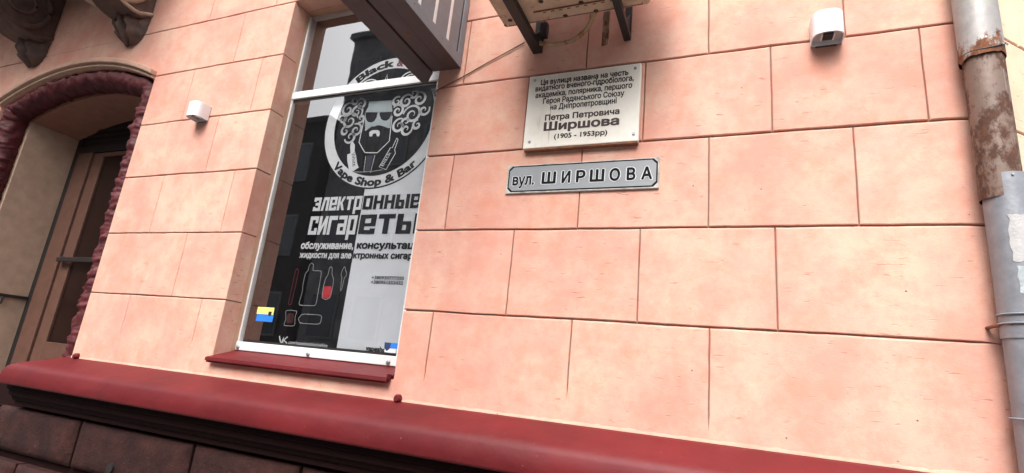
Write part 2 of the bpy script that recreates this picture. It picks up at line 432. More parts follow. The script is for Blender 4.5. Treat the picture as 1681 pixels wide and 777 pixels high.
# wall blocks, course by course
GR, GP = .0042, .0022
courses_r = [
 (ZP, ZD, [-1.182, -.564, -.066, .42], [1.597, 1.615, 1.547, None]),
 (ZD, ZC, [-.843, -.317, .151, 1.15], None),
 (ZC, ZB, [-1.182, -.569, -.070, .405], None),
 (ZB, ZA, [-.843, -.322, .151, .625], None),
 (ZA, ZE, [-1.186, -.579, -.074, .402], None),
 (ZE, ZG, [-.843, -.322, .151, .625], None)]
for z0, z1, js, ends in courses_r:
    right = {True: [1.0, 1.5, 2.1, 2.6]}[True]
    bottom = z0 == ZP
    allj = [WX1]+(js[:3] if bottom else js)
    if bottom:
        allj = [WX1]+js[:3]+[1.55, 2.6]; en = [None]+ends[:3]+[None, None]
    else:
        allj = allj+([1.05, 1.6, 2.6] if js[-1] < .5 else [1.7, 2.2, 2.6]); en = [None]*len(allj)
    for i in range(len(allj)-1):
        s0, s1 = allj[i], allj[i+1]
        block(s0, s1, z0, z1, 0 if i == 0 else GR, 0 if i == len(allj)-2 else GR, bld,
              PINK, en[i], en[i+1])
courses_p = [
 (ZP, ZD, [-3.173, -2.592], [1.642, 1.664]), (ZD, ZC, [-2.835], None), (ZC, ZB, [-3.168, -2.582], None),
 (ZB, ZA, [-2.824], None), (ZA, ZE, [-3.158, -2.580], None)]
for z0, z1, js, ends in courses_p:
    al = [DX1]+js+[WX0]; en = [None]+(ends or [None]*len(js))+[None]
    for i in range(len(al)-1):
        block(al[i], al[i+1], z0, z1, 0 if i == 0 else GP, 0 if i == len(al)-2 else GP, bld, PINK, en[i], en[i+1])
block(DX1, -2.826, ZE, ZG, -1, GP, bld, PINK); block(-2.826, WX0, ZE, ZG, GP, 0, bld, PINK)
# courses above the window and the sign
for k, (z0, z1) in enumerate(((ZG, ZH), (ZH, ZI), (ZI, ZTOP))):
    js = [-3.72, -3.16, -2.58, -1.95, -1.186, -.579, -.074, .402, 1.05, 1.6, 2.6] if k % 2 == 0 else [-3.72, -2.83, -2.2, -1.5, -.843, -.322, .151, .625, 1.3, 1.9, 2.6]
    for i in range(len(js)-1):
        block(js[i], js[i+1], z0, z1, -1 if i == 0 else GR, 0 if i == len(js)-2 else GR, bld, PINK)
# left of the doorway
for z0, z1 in ((ZP, ZD), (ZD, ZC), (ZC, ZB), (ZB, ZA)):
    j = -6.1 if z0 in (ZD, ZB) else -5.8
    block(-7.4, j, z0, z1, 0, GP, bld, PINK); block(j, DX0, z0, z1, GP, 0, bld, PINK)
# smooth plaster field over the arch: polygons with a scored line only at their outer ends
def field(name, bottom_pts, top_pts):
    pts = bottom_pts+list(reversed(top_pts))
    mb = MB(); mb.prism(pts, 0.0, .0995); mb.build(name, PINK, bld, bevel=.002)
def edge_line(z, x0, x1, side, n=50):
    out = []
    for i in range(n+1):
        x = x0+(x1-x0)*i/n
        k = max(0, min(1, (x+3.83)/.06))+max(0, min(1, (-5.12-x)/.06))
        out.append((x, z+side*.0042*k+wob(z, x, .0018)))
    return out
field('plaster_field', [(-7.4, ZA+.004), (DX0-.0005, ZA+.004)]+arch(AR, DX0-.0005, DX1-.0005)+[(DX1-.0005, ZE)], edge_line(ZG, -7.4, DX1-.0005, -1))
field('plaster_field', edge_line(ZG, -7.4, -3.7205, 1), edge_line(ZH, -7.4, -3.7205, -1))
field('plaster_field', edge_line(ZH, -7.4, -3.7205, 1), [(-7.4, ZTOP), (-3.7205, ZTOP)])
MB().prism([(-3.7195, ZG+.003), (DX1, ZG+.003), (DX1, ZG+.02), (-3.7195, ZG+.02)], .02, .09).build('plaster_infill', PINK, bld)

# building body behind, roof slab
MB().box(-8, .55, .55, 3.2, 0, 5.6).build('rear_wall', PINKD, bld)
MB().box(-8.2, 2.2, .1, 3.3, 5.602, 5.8).build('roof', CONC, bld)

# hood moulding over the arch
def band(r0, r1, y0, y1, x0, x1, name, mat, bevel=.004):
    a = arch(r1, x0, x1, 40); b = arch(r0, x0, x1, 40)
    return MB().prism(a+list(reversed(b)), y0, y1).build(name, mat, bld, bevel=bevel)
band(AR+.022, AR+.058, -.045, .004, DX0-.015, DX1+.004, 'arch_hood', HOODM, .008)
band(AR+.001, AR+.0215, -.022, .004, DX0-.010, DX1-.002, 'arch_hood_fillet', CREAM)
# leafy maroon moulding round the doorway
path = []
ox = .062
for i in range(70): path.append((DX0+ox, .085, .95+(3.27-ox-.95)*i/69))
for x, z in arch(AR-ox, DX0+ox+.01, DX1-ox-.01, 70)[1:-1]: path.append((x, .085, z))
for i in range(70): path.append((DX1-ox, .085, 3.27-ox-(3.27-ox-.95)*i/69))
# resample
def resample(pts, step):
    pts = [Vector(p) for p in pts]; out = [pts[0]]; acc = 0
    for a, b in zip(pts, pts[1:]):
        L = (b-a).length; d = step-acc
        while d <= L: out.append(a+(b-a)*(d/L)); d += step
        acc = (acc+L) % step
    return out
path = resample(path, .0085)
def sweep_leaf(path):
    n = 22; vs = []; m = len(path)
    for i, p in enumerate(path):
        t = (path[min(i+1, m-1)]-path[max(i-1, 0)]).normalized()
        a = Vector((0, 1, 0)); b = t.cross(a).normalized()
        s = i*.0085
        for j in range(n):
            an = 2*PI*j/n
            ph = s/.125*2*PI+math.cos(an)*1.9+1.6*noise.noise(Vector((s*3, an, 1)))
            leaf = (0.5+.5*math.sin(ph))**1.3
            vein = .004*math.sin(an*7+s*60)
            q = p+a*math.cos(an)*.075+b*math.sin(an)*.075
            rr = .060+.005*leaf+.0030*math.sin(an*9+s*75+3*math.sin(ph))+.022*abs(noise.noise(q*13))+.018*abs(noise.noise(q*29+Vector((3, 1, 2))))+.005*noise.noise(q*80)-.004
            vs.append(p+a*math.cos(an)*rr*1.25+b*math.sin(an)*rr)
    fs = [(i*n+j, i*n+(j+1) % n, (i+1)*n+(j+1) % n, (i+1)*n+j) for i in range(m-1) for j in range(n)]
    return MB().add(vs, fs, True)
sweep_leaf(path).build('leaf_moulding', MAROOND, bld)
# inner door reveal: jambs and soffit stepping in behind the moulding
IX0, IX1, IR = -5.20, -3.69, AR-.130
inner = arch(IR, IX0, IX1, 30)
outer = arch(AR-.002, DX0+.002, DX1-.002, 30)
MB().box(DX0+.001, IX0, .15, .56, .95, inner[0][1]-.001).build('door_jamb', CREAM, bld)
MB().box(IX1, DX1-.001, .15, .56, .95, inner[-1][1]-.001).build('door_jamb', CREAM, bld)
MB().prism([(DX0+.002, inner[0][1])]+outer[1:-1]+[(DX1-.002, inner[-1][1])]+list(reversed(inner)), .15, .52).build('door_soffit', simple('bounce_shaded_soffit', (.27, .125, .085), .85, bmp=.2), bld)  # cream soffit; shade and reddish bounce light are put into its colour

# ------------------------------------------------------------------ door
dr = MB(); 
frame = MB()
for x0, x1 in ((IX0+.001, -5.125),): pass
f1 = MB().box(IX0+.001, IX0+.07, .50, .548, .95, 3.25); f1.build('dark_gap_strip', DARK, bld)
door = MB(); door.box(-5.125, -4.935, .49, .545, .96, 3.10); door.box(-3.88, IX1-.001, .49, .545, .96, 3.10)
fr_ = door.build('door_frame', DOORM, bld, bevel=.004)
MB().box(IX0+.001, IX1-.001, .4995, .546, 3.102, 3.160).build('door_transom', BLACK, bld)  # black colour stands in for the shade at the door head
MB().prism([(IX0+.002, 3.162)]+arch(IR-.001, IX0+.002, IX1-.002)+[(IX1-.002, 3.162)], .51, .545).build('shaded_fanlight', DARK, bld)  # panel blacked to hold the shadow under the arch
for z in (3.20, 3.25, 3.30): MB().box(-5.1, -3.8, .50, .509, z, z+.015).build('fanlight_slat', BLACK, bld)
leaf = MB(); leaf.box(-4.925, -4.795, .505, .54, .97, 3.095); leaf.box(-4.02, -3.89, .505, .54, .97, 3.095)
leaf.box(-4.793, -4.022, .505, .54, .97, 1.545); leaf.box(-4.793, -4.022, .505, .54, 3.06, 3.095)
lf = leaf.build('door_leaf', DOORM, bld, bevel=.004)
MB().box(-4.793, -4.022, .520, .53, 1.547, 3.058).build('glass', DGLASS, lf)
h = MB().box(-4.90, -3.95, .455, .475, 2.155, 2.192)
h.box(-4.90, -4.85, .474, .506, 2.16, 2.20).build('handle', BLACK, lf, bevel=.004)
MB().box(-5.199, -5.183, .16, .499, 1.845, 1.868).build('jamb_rail', BLACK, bld)
MB().tube([(-5.185, .335, 1.845), (-5.178, .335, 1.82), (-5.185, .335, 1.79)], .006, 8).build('rail_hook', BLACK, bld)
MB().box(DX0-.6, DX1+.02, .16, .549, .4, .945).build('threshold', CONC, bld)

# ------------------------------------------------------------------ window in the wall
win = MB(); win.box(WX0+.0005, WX1-.0005, .122, .175, 1.633, 1.678)
FR = win.build('window', ALU, bld, bevel=.003)
MB().box(WX0+.0005, WX0+.012,   .128, .185, 1.6785, 3.109).build('stile', ALU, FR)
MB().box(WX0+.0005, WX0+.012, .128, .185, 3.1555, ZG-.016).build('stile', ALU, FR)
MB().box(WX1-.09, WX1-.0005,   .128, .185, 1.6785, 3.109).build('stile', ALU, FR)
MB().prism([(-1.50, 3.1555), (-1.331, 3.1555), (-1.331, 3.679), (-1.44, 3.679), (-1.44, 3.25), (-1.455, 3.235), (-1.49, 3.21), (-1.50, 3.19)], .128, .185).build('stile', ALU, FR)
MB().box(WX0+.0005, WX1-.0005, .122, .186, 3.104, 3.150).build('transom', ALU, FR, bevel=.003)
MB().box(WX0+.0125, WX1-.0905, .134, .184, 3.088, 3.1035).build('transom_gasket', BLACK, FR)
MB().box(WX0+.0125, WX1-.0905, .152, .184, 1.6785, 1.690).build('glazing_bead', BLACK, FR)
MB().box(WX0+.0125, WX0+.018, .152, .184, 1.691, 3.094).build('glazing_bead', BLACK, FR)
MB().box(WX0+.0005, WX1-.0005, .150, .186, 3.680, ZG-.0005).build('head_rail', ALU, FR)
MB().box(WX0+.0185, WX1-.0905, .136, .139, 1.691, 3.0945).build('pane', GLASS, FR)
MB().box(WX0+.0125, -1.501, .136, .139, 3.156, 3.679).build('pane', GLASS, FR)
for x in (-2.398, -1.924, -1.452):
    mb = MB(); mb.tube([(x, .122, 1.648), (x, .116, 1.648), (x, .1145, 1.648)], .0085, 14, rf=lambda i, a: (.0105, .0095, .006)[i]); mb.build('bolt', SCREW, FR)
MB().box(WX0+.001, WX1-.001, .30, .31, 1.6, 3.69).build('window_back_wall', DARK, bld)
# sloping maroon sill
sl = MB()
prof = [(.14, 1.634), (-.034, 1.586), (-.036, 1.570), (-.033, 1.570), (-.030, 1.581), (.155, 1.628)]
n = len(prof); x0, x1 = WX0-.006, WX1-.012
sl.add([(x0 if y < 0 else WX0+.001, y, z) for y, z in prof]+[(x1 if y < 0 else WX1-.001, y, z) for y, z in prof], [tuple(range(n)), tuple(range(2*n-1, n-1, -1))]+[(i, (i+1) % n, (i+1) % n+n, i+n) for i in range(n)])
sl.build('window_sill', MAROON, bld)
MB().box(WX0-.004, x1, -.028, -.018, 1.561, 1.580).build('sill_hem', MAROON, bld)
MB().prism([(x1-.004, 1.568), (x1, 1.568), (x1, 1.60), (x1-.004, 1.60)], -.030, .0).build('sill_hem', MAROON, bld)

# ------------------------------------------------------------------ poster film on the window
YP = .1700
po = thing('window_poster', 'black and white shop film on the window with round bearded man logo', 'window poster', (-1.85, .17, 1.69))
YY = [YP]
def lay(): YY[0] += .0; return YY[0]
SPLIT = -1.803
MB().box(WX0+.014, WX1-.09, .1760, .1780, 1.681, 3.10).build('black_film', FILM, po)
MB().box(WX0+.014, -1.502, .1760, .1780, 3.158, 3.678).build('black_film', FILM, po)
MB().flat([(SPLIT, 1.692), (WX1-.091, 1.692), (WX1-.091, 3.094), (-1.50, 3.094), (SPLIT, 2.93)], .1752).build('white_film', WFILM, po)
RC = (-1.765, 2.927)
def circ(r, n=72, a0=0, a1=2*PI): return [(RC[0]+r*math.cos(a0+(a1-a0)*i/n), RC[1]+r*math.sin(a0+(a1-a0)*i/n)) for i in range(n+1)]
def clip(pts, zmin, zmax, xmax): return [(min(x, xmax), max(zmin, min(zmax, z))) for x, z in pts]
for zmin, zmax, xm in ((1.69, 3.0945, WX1-.0912), (3.1565, 3.678, -1.5015)):
    up_ = zmin > 3
    # dark rim line, pale ring, dark disc
    def arc_pts(r):
        p = circ(r, 96)[:-1]; return clip(p, zmin, zmax, xm)
    for r, mt, y, nm in ((.400, INK, .1746, 'ring_outline'), (.391, WINK, .1742, 'ring'), (.325, FILM, .1738, 'ring_centre')):
        MB().flat(arc_pts(r), y).build(nm, mt, po)
def arc_text(body, r, a_mid, width, cap, y, mat, flip=False, bold=.02, parent=po, color_at=None):
    """text along the ring; letters upright at the top, or reading along the bottom"""
    vs, fs = heavy(body, bold); x0 = min(v[0] for v in vs); x1 = max(v[0] for v in vs)
    sx = width/(x1-x0); sz = cap/CAP; out = []
    for v in vs:
        q = (v[0]-x0)*sx-width/2
        if not flip: a = a_mid-q/r; rr = r+v[1]*sz
        else: a = a_mid+q/r; rr = r-v[1]*sz
        out.append((RC[0]+rr*math.cos(a), y-v[2]*.00003, RC[1]+rr*math.sin(a)))
    return MB().add(out, fs)
arc_text('Black', .338, R(109), .25, .044, .1734, INK, bold=.05).build('lettering', INK, po)
arc_text('&', .338, R(81), .046, .044, .1734, REDD, bold=.05).build('lettering', REDD, po)
arc_text('White', .338, R(55), .22, .044, .1734, INK, bold=.05).build('lettering', INK, po)
arc_text('Vape Shop & Bar', .381, R(270-2), .62, .045, .1734, INK, flip=True, bold=.05).build('lettering', INK, po)
FACE = simple('blue_grey_print', (.36, .42, .44), .5)
# bearded man
def P_(pts, mat, nm, y, z=0): return MB().flat(pts, y).build(nm, mat, po)
P_([(-1.881, 3.056), (-1.727, 3.048), (-1.709, 2.977), (-1.892, 2.991), (-1.879, 3.025)], FACE, 'forehead', .1734)
P_([(-1.894, 2.989), (-1.712, 2.976), (-1.707, 2.879), (-1.731, 2.871), (-1.792, 2.899), (-1.829, 2.896), (-1.870, 2.872)], FACE, 'face', .1732)
P_([(-1.891, 2.990), (-1.806, 2.981), (-1.808, 2.950), (-1.818, 2.930), (-1.835, 2.923), (-1.856, 2.926), (-1.871, 2.937), (-1.884, 2.962)], INK, 'sunglass_lens', .1728)
P_([(-1.794, 2.980), (-1.712, 2.975), (-1.713, 2.953), (-1.722, 2.932), (-1.737, 2.924), (-1.757, 2.927), (-1.775, 2.938), (-1.788, 2.958)], INK, 'sunglass_lens', .1728)
P_([(-1.88, 2.865), (-1.85, 2.885), (-1.829, 2.898), (-1.81, 2.893), (-1.792, 2.902), (-1.77, 2.898), (-1.744, 2.889), (-1.699, 2.87), (-1.692, 2.807), (-1.761, 2.74), (-1.845, 2.747), (-1.895, 2.808)], INK, 'beard', .1726)
MB().ribbon([(-1.891, 2.955), (-1.894, 2.88), (-1.897, 2.808), (-1.872, 2.775), (-1.844, 2.742), (-1.80, 2.738), (-1.76, 2.735), (-1.73, 2.765), (-1.695, 2.799), (-1.700, 2.87), (-1.705, 2.95)], .0055, .1723).build('jaw_line', WINK, po)
P_([(-1.839, 2.862), (-1.83, 2.870), (-1.816, 2.874), (-1.787, 2.872), (-1.773, 2.866), (-1.766, 2.850), (-1.768, 2.832), (-1.783, 2.835), (-1.791, 2.853), (-1.813, 2.852), (-1.816, 2.836), (-1.834, 2.838)], WINK, 'moustache', .1722)
P_([(-1.935, 3.094), (-1.701, 3.094), (-1.704, 3.05), (-1.79, 3.06), (-1.882, 3.061), (-1.905, 3.081)], INK, 'hair', .1736)
P_([(-1.953, 2.819), (-1.940, 2.812), (-1.923, 2.794), (-1.918, 2.76), (-1.901, 2.726), (-1.888, 2.69), (-1.87, 2.656), (-1.91, 2.631), (-1.931, 2.643), (-1.955, 2.70), (-1.964, 2.739), (-1.943, 2.744), (-1.955, 2.79)], WINK, 'white_gadget', .1734)
MB().ribbon([(-1.65, 2.814), (-1.641, 2.803), (-1.652, 2.746), (-1.643, 2.725), (-1.665, 2.679), (-1.686, 2.633), (-1.733, 2.651), (-1.705, 2.71), (-1.681, 2.760), (-1.669, 2.758), (-1.65, 2.814)], .0045, .1734).build('black_gadget', WINK, po)
def slant_text(body, x, z, ang, width, cap, y, mat, bold=0.0):
    vs, fs = heavy(body, bold); x0 = min(v[0] for v in vs); x1 = max(v[0] for v in vs); sx = width/(x1-x0); sz = cap/CAP
    ca, sa = math.cos(ang), math.sin(ang)
    MB().add([(x+((v[0]-x0)*sx)*ca-v[1]*sz*sa, y-v[2]*.00003, z+((v[0]-x0)*sx)*sa+v[1]*sz*ca) for v in vs], fs).build('lettering', mat, po)
slant_text('White', -1.938, 2.742, R(-70), .085, .026, .1728, INK)
slant_text('Black', -1.708, 2.652, R(63), .085, .026, .1728, WINK)
MB().ribbon([(-1.835, 2.72), (-1.83, 2.64), (-1.825, 2.625)], .004, .1734).build('suit_line', GINK, po)
MB().ribbon([(-1.775, 2.722), (-1.782, 2.64), (-1.785, 2.62)], .004, .1734).build('suit_line', GINK, po)
MB().ribbon([(-1.91, 2.632), (-1.84, 2.628), (-1.77, 2.628), (-1.71, 2.634)], .003, .1733).build('suit_line', GINK, po)
P_([(-1.826, 2.722), (-1.786, 2.722), (-1.790, 2.632), (-1.822, 2.632)], simple('dark_navy_print', (.012, .016, .035), .5), 'suit_panel', .1735)
# swirling hair
def swirl(cx, cz, r, turns, a0, sgn=1, wd=.0125):
    pts = []; n = 40
    for i in range(n+1):
        t = i/n; rr = r*(1-.85*t); a = a0+sgn*turns*2*PI*t
        pts.append((cx+rr*math.cos(a), min(cz+rr*math.sin(a), 3.094)))
    return MB().ribbon(pts, lambda t: wd*(.35+.9*math.sin(PI*min(1, t*1.0+.12))), .1732)
for cx, cz, r, tn, a0, sg in ((-1.990, 2.945, .055, 1.5, .3, 1), (-1.935, 2.885, .042, 1.4, 2.0, -1), (-1.955, 3.00, .045, 1.5, -1.0, 1), (-1.935, 3.045, .038, 1.3, 2.5, -1), (-2.02, 3.02, .045, 1.3, 1.0, 1),
    (-1.965, 2.845, .040, 1.2, 3.4, 1), (-1.673, 2.977, .040, 1.5, 2.5, -1), (-1.575, 2.945, .060, 1.6, 3.0, -1), (-1.650, 2.885, .045, 1.4, 1.2, 1), (-1.628, 3.03, .045, 1.5, .4, 1),
    (-1.545, 3.035, .045, 1.4, 2.2, -1), (-1.69, 3.035, .032, 1.2, 1.0, 1), (-1.505, 2.965, .035, 1.2, .5, -1), (-1.585, 3.075, .03, 1.1, 4.0, 1), (-1.975, 3.07, .035, 1.2, .4, 1), (-2.045, 2.96, .03, 1.1, 2.4, -1), (-1.915, 2.955, .026, 1.1, 4.2, 1), (-2.01, 2.885, .032, 1.1, 1.2, 1), (-1.61, 2.905, .03, 1.1, 4.6, -1), (-1.60, 2.86, .038, 1.2, .3, -1), (-1.535, 2.88, .030, 1.2, 1.5, 1)):
    swirl(cx, cz, r, tn, a0, sg).build('hair_swirl', GINK if cx < -1.9 else WINK, po)
def uswirl(cx, cz, r, a0, a1, wd=.008):
    pts = [(cx+r*math.cos(a0+(a1-a0)*i/24), max(3.158, cz+r*.7*math.sin(a0+(a1-a0)*i/24))) for i in range(25)]
    MB().ribbon(pts, wd, .1732).build('hair_swirl', WINK, po)
uswirl(-1.90, 3.16, .055, 0.1, 3.0); uswirl(-1.90, 3.16, .032, 0.1, 3.0, .006); uswirl(-1.62, 3.165, .07, .4, 3.1)
uswirl(-1.62, 3.165, .045, .4, 3.1, .006)
MB().ribbon([(-1.80, 3.158), (-1.788, 3.22), (-1.772, 3.158)], .005, .1731).build('hair_swirl', WINK, po)
# headlines: pale letters on black, black letters on white
def T(body, xl, xr, zb, cap, mat, bold=.0, y=.1732, nm='lettering'):
    text(MB(), body, xl, xr, zb, cap, y, bold).build(nm, mat, po)
t_ = .30
BLK = {'э': [(0, .78, 1, 1), (.68, 0, 1, .999), (.25, .40, .69, .60), (0, 0, 1, .22), (0, 0, .32, .30), (0, .70, .32, .999)],
 'л': [(.68, 0, 1, 1), (.22, .78, .69, 1), 'P', [(.22, 1), (.52, 1), (.34, 0), (0, 0)]],
 'е': [(0, 0, .32, 1), (.31, .80, 1, 1), (.68, .42, 1, .81), (.31, .40, .99, .56), (.31, 0, 1, .20), (.68, .19, 1, .28)],
 'к': [(0, 0, .32, 1), 'P', [(.30, .42), (.66, 1), (1, 1), (.60, .50)], 'P', [(.30, .60), (.60, .60), (1, 0), (.66, 0)]],
 'т': [(0, .78, 1, 1), (.34, 0, .66, .79)],
 'р': [(0, -.28, .32, 1), (.31, .80, 1, 1), (.68, 0, 1, .81), (.31, 0, .69, .20)],
 'о': [(0, 0, .32, 1), (.68, 0, 1, 1), (.31, .80, .69, 1), (.31, 0, .69, .20)],
 'н': [(0, 0, .32, 1), (.68, 0, 1, 1), (.31, .40, .69, .60)],
 'ы': [(0, 0, .26, 1), (.25, .44, .62, .62), (.42, 0, .64, .50), (.25, 0, .43, .18), (.74, 0, 1, 1)],
 'с': [(0, 0, .32, 1), (.31, .80, 1, 1), (.31, 0, 1, .20), (.68, .62, 1, .81), (.68, .19, 1, .36)],
 'и': [(0, 0, .32, 1), (.68, 0, 1, 1), 'P', [(.31, .05), (.31, .42), (.69, .95), (.69, .58)]],
 'г': [(0, 0, .32, 1), (.31, .78, 1, 1)],
 'а': [(.68, 0, 1, 1), (.04, .80, .69, 1), (0, 0, .69, .20), (0, .19, .32, .58), (.31, .40, .69, .58)]}
def headline(body, xl, xr, zb, cap, mat, y=.1732):
    n = len(body); wts = [1.35 if c == 'ы' else 1 for c in body]; gap = .12; tot = sum(wts)+gap*(n-1); x = xl; u = (xr-xl)/tot
    for c, wt in zip(body, wts):
        mb = MB(); k = 0; it = iter(BLK[c])
        for q in it:
            if q == 'P': pts = next(it)
            else: pts = [(q[0], q[1]), (q[2], q[1]), (q[2], q[3]), (q[0], q[3])]
            mb.flat([(x+a*u*wt, zb+b*cap) for a, b in pts], y-k*.00004); k += 1
        mb.build('letter', mat, po); x += u*(wt+gap)
headline('электр', -2.130, -1.806, 2.412, .078, WINK); headline('онные', -1.797, -1.440, 2.413, .077, INK)
headline('сигар', -2.132, -1.815, 2.276, .105, WINK); headline('еты', -1.796, -1.425, 2.278, .106, INK)
T('обслуживание,', -2.161, -1.808, 2.196, .042, WINK, .045); T('консультац', -1.789, -1.440, 2.198, .042, INK, .05)
T('жидкости для эле', -2.158, -1.812, 2.146, .036, WINK, .035); T('ктронных сигар', -1.800, -1.440, 2.147, .036, INK, .045)
T('+380930777350', -1.663, -1.471, 2.042, .018, INK, .022); T('+380951553432', -1.663, -1.472, 2.019, .018, INK, .022)
T('vapeshop', -1.628, -1.493, 1.692, .027, INK, .045); T('.com/vapeshopblackwhite', -2.118, -1.860, 1.689, .020, WINK, .008)
MB().ribbon([(-2.183, 1.725), (-2.168, 1.695), (-2.160, 1.692), (-2.152, 1.722), (-2.152, 1.692)], .007, .1732).build('logo_mark', WINK, po)
MB().ribbon([(-2.127, 1.725), (-2.148, 1.706), (-2.123, 1.692)], .007, .1731).build('logo_mark', WINK, po)
def outline(pts, nm, mat=LINE, wd=.0032):
    MB().ribbon(pts+[pts[0]], wd, .1733).build(nm, mat, po)
def smooth_closed(pts, k=3):
    for _ in range(2):
        q = []
        for a, b in zip(pts, pts[1:]+pts[:1]): q += [(a[0]*.86+b[0]*.14, a[1]*.86+b[1]*.14), (a[0]*.14+b[0]*.86, a[1]*.14+b[1]*.86)]
        pts = q
    return pts
outline(smooth_closed([(-2.156, 2.087), (-2.141, 2.073), (-2.142, 2.034), (-2.147, 1.891), (-2.168, 1.891), (-2.165, 2.034), (-2.166, 2.073)]), 'pen_drawing', REDD)
outline(smooth_closed([(-2.066, 2.119), (-2.048, 2.110), (-2.048, 2.077), (-1.990, 2.078), (-1.986, 2.06), (-1.981, 1.904), (-1.99, 1.893), (-2.088, 1.891), (-2.096, 1.899), (-2.089, 1.97), (-2.095, 2.0), (-2.093, 2.063), (-2.078, 2.078), (-2.077, 2.108)]), 'box_drawing')
outline(smooth_closed([(-1.931, 2.101), (-1.920, 2.094), (-1.916, 2.062), (-1.898, 2.035), (-1.895, 1.995), (-1.898, 1.939), (-1.925, 1.927), (-1.953, 1.937), (-1.956, 1.996), (-1.952, 2.035), (-1.940, 2.061), (-1.939, 2.094)]), 'bottle_drawing')
MB().flat(smooth_closed([(-1.953, 1.998), (-1.899, 1.998), (-1.900, 1.940), (-1.925, 1.932), (-1.951, 1.940)]), .1732).build('red_liquid', REDI, po)
outline(smooth_closed([(-1.846, 2.103), (-1.837, 2.098), (-1.834, 2.085), (-1.824, 2.074), (-1.822, 2.053), (-1.831, 2.047), (-1.835, 1.984), (-1.841, 1.976), (-1.843, 1.989), (-1.847, 2.049), (-1.857, 2.058), (-1.854, 2.079)]), 'dropper_drawing')
outline(smooth_closed([(-2.177, 1.858), (-2.139, 1.863), (-2.098, 1.860), (-2.104, 1.829), (-2.094, 1.782), (-2.170, 1.780), (-2.162, 1.815)]), 'tank_drawing', LINE)
MB().flat(smooth_closed([(-2.160, 1.845), (-2.115, 1.848), (-2.113, 1.795), (-2.155, 1.793)]), .1736).build('tank_fill', simple('dim_red_print', (.05, .012, .014), .5), po)
outline(smooth_closed([(-2.062, 1.847), (-1.930, 1.848), (-1.930, 1.800), (-2.065, 1.799), (-2.080, 1.822)]), 'battery_drawing')
# blank patch beside the lower right phone numbers stays plain film
# small stickers on the glass
st = thing('flag_sticker', 'small blue and yellow sticker low on the left of the window glass', 'sticker', (-2.27, .1635, 1.79))
MB().box(-2.333, -2.217, .1340, .1346, 1.829, 1.866).build('yellow_band', YEL, st)
MB().box(-2.329, -2.213, .1340, .1346, 1.791, 1.8288).build('blue_band', BLUE, st)
MB().prism([(-2.252, 1.845), (-2.228, 1.845), (-2.230, 1.828), (-2.240, 1.818), (-2.250, 1.828)], .1334, .1339).build('crest', INKB, st)
st = thing('shield_sticker', 'tiny blue shield sticker at the bottom right corner of the window', 'sticker', (-1.47, .1635, 1.69))
MB().box(-1.470, -1.424, .1340, .1346, 1.712, 1.737).build('sticker_backing', BLUE, st)
MB().prism([(-1.497, 1.737), (-1.462, 1.737), (-1.463, 1.712), (-1.479, 1.698), (-1.495, 1.712)], .1334, .1339).build('shield', simple('navy_print', (.02, .04, .12), .5), st)
MB().box(-1.492, -1.430, .1340, .1346, 1.692, 1.7110).build('sticker_backing', WINK, st)

# ------------------------------------------------------------------ maroon ledge (swept profile) and stone plinth
def sweep(profile, x_left, name, mat, left_cut=None, bevel=0, smooth_=True):
    # plan corner at the 45 degree turn
    cx = .775; k = math.tan(PI/8)
    n = len(profile); vs = []
    secs = []
    for y, z in profile: secs.append((x_left(y) if callable(x_left) else x_left, y, z))
    xs = [-3.2, -2.4, -1.6, -.8, 0]
    rings = [secs]
    for x in xs: rings.append([(x, y+.0015*noise.noise(Vector((x*2, y*9, z*9))), z) for y, z in profile])
    rings.append([(cx-y*k, y, z) for y, z in profile])
    d = Vector((math.cos(PI/4), math.sin(PI/4))); nn = Vector((-d.y, d.x))
    for L in (1.6,): rings.append([(cx+d.x*L+nn.x*y, d.y*L+nn.y*y, z) for y, z in profile])
    mb = MB(); vv = [p for r in rings for p in r]
    fs = [(a*n+i, a*n+(i+1) % n, (a+1)*n+(i+1) % n, (a+1)*n+i) for a in range(len(rings)-1) for i in range(n)]
    mb.add(vv, fs, smooth_); mb.add(rings[0], [tuple(range(n))]); mb.add(rings[-1], [tuple(range(n))])
    return mb.build(name, mat, bld, bevel=bevel)
led = [(.012, 1.30), (.012, 1.4985), (-.02, 1.490), (-.075, 1.4665), (-.125, 1.4455), (-.150, 1.4325), (-.164, 1.420), (-.172, 1.403), (-.178, 1.37), (-.180, 1.335), (-.176, 1.324), (-.150, 1.322)]
sweep(led, lambda y: -3.55+(y-.0)*1.5 if y < 0 else -3.55, 'ledge', MAROON)
sweep([(.012, 1.2), (.012, 1.299), (-.135, 1.318), (-.135, 1.296), (-.118, 1.290), (-.118, 1.262), (-.100, 1.256), (-.090, 1.236), (-.075, 1.228), (-.075, 1.205)], -3.80, 'cornice', UNDER, smooth_=False)
MB().box(-4.6, .72, -.028, .3, 0, 1.2995).build('plinth_core', UNDER, bld)
MB().prism([(.721, 0), (.721, 1.2995), (.79, 1.2995), (.79, 0)], -.02, .3).build('plinth_core', UNDER, bld)
rows = [(.945, 1.195, -.055, [-4.62, -3.985, -3.21, -2.345, -1.695, -1.02, -.35, .35, .85]),
        (.68, .925, -.085, [-4.62, -3.60, -2.75, -2.0, -1.3, -.6, .1, .85]),
        (.40, .66, -.085, [-4.62, -3.95, -3.2, -2.4, -1.7, -1.0, -.3, .4, .85]), (.0, .38, -.085, [-4.62, -3.60, -2.75, -2.0, -1.3, -.6, .1, .85])]
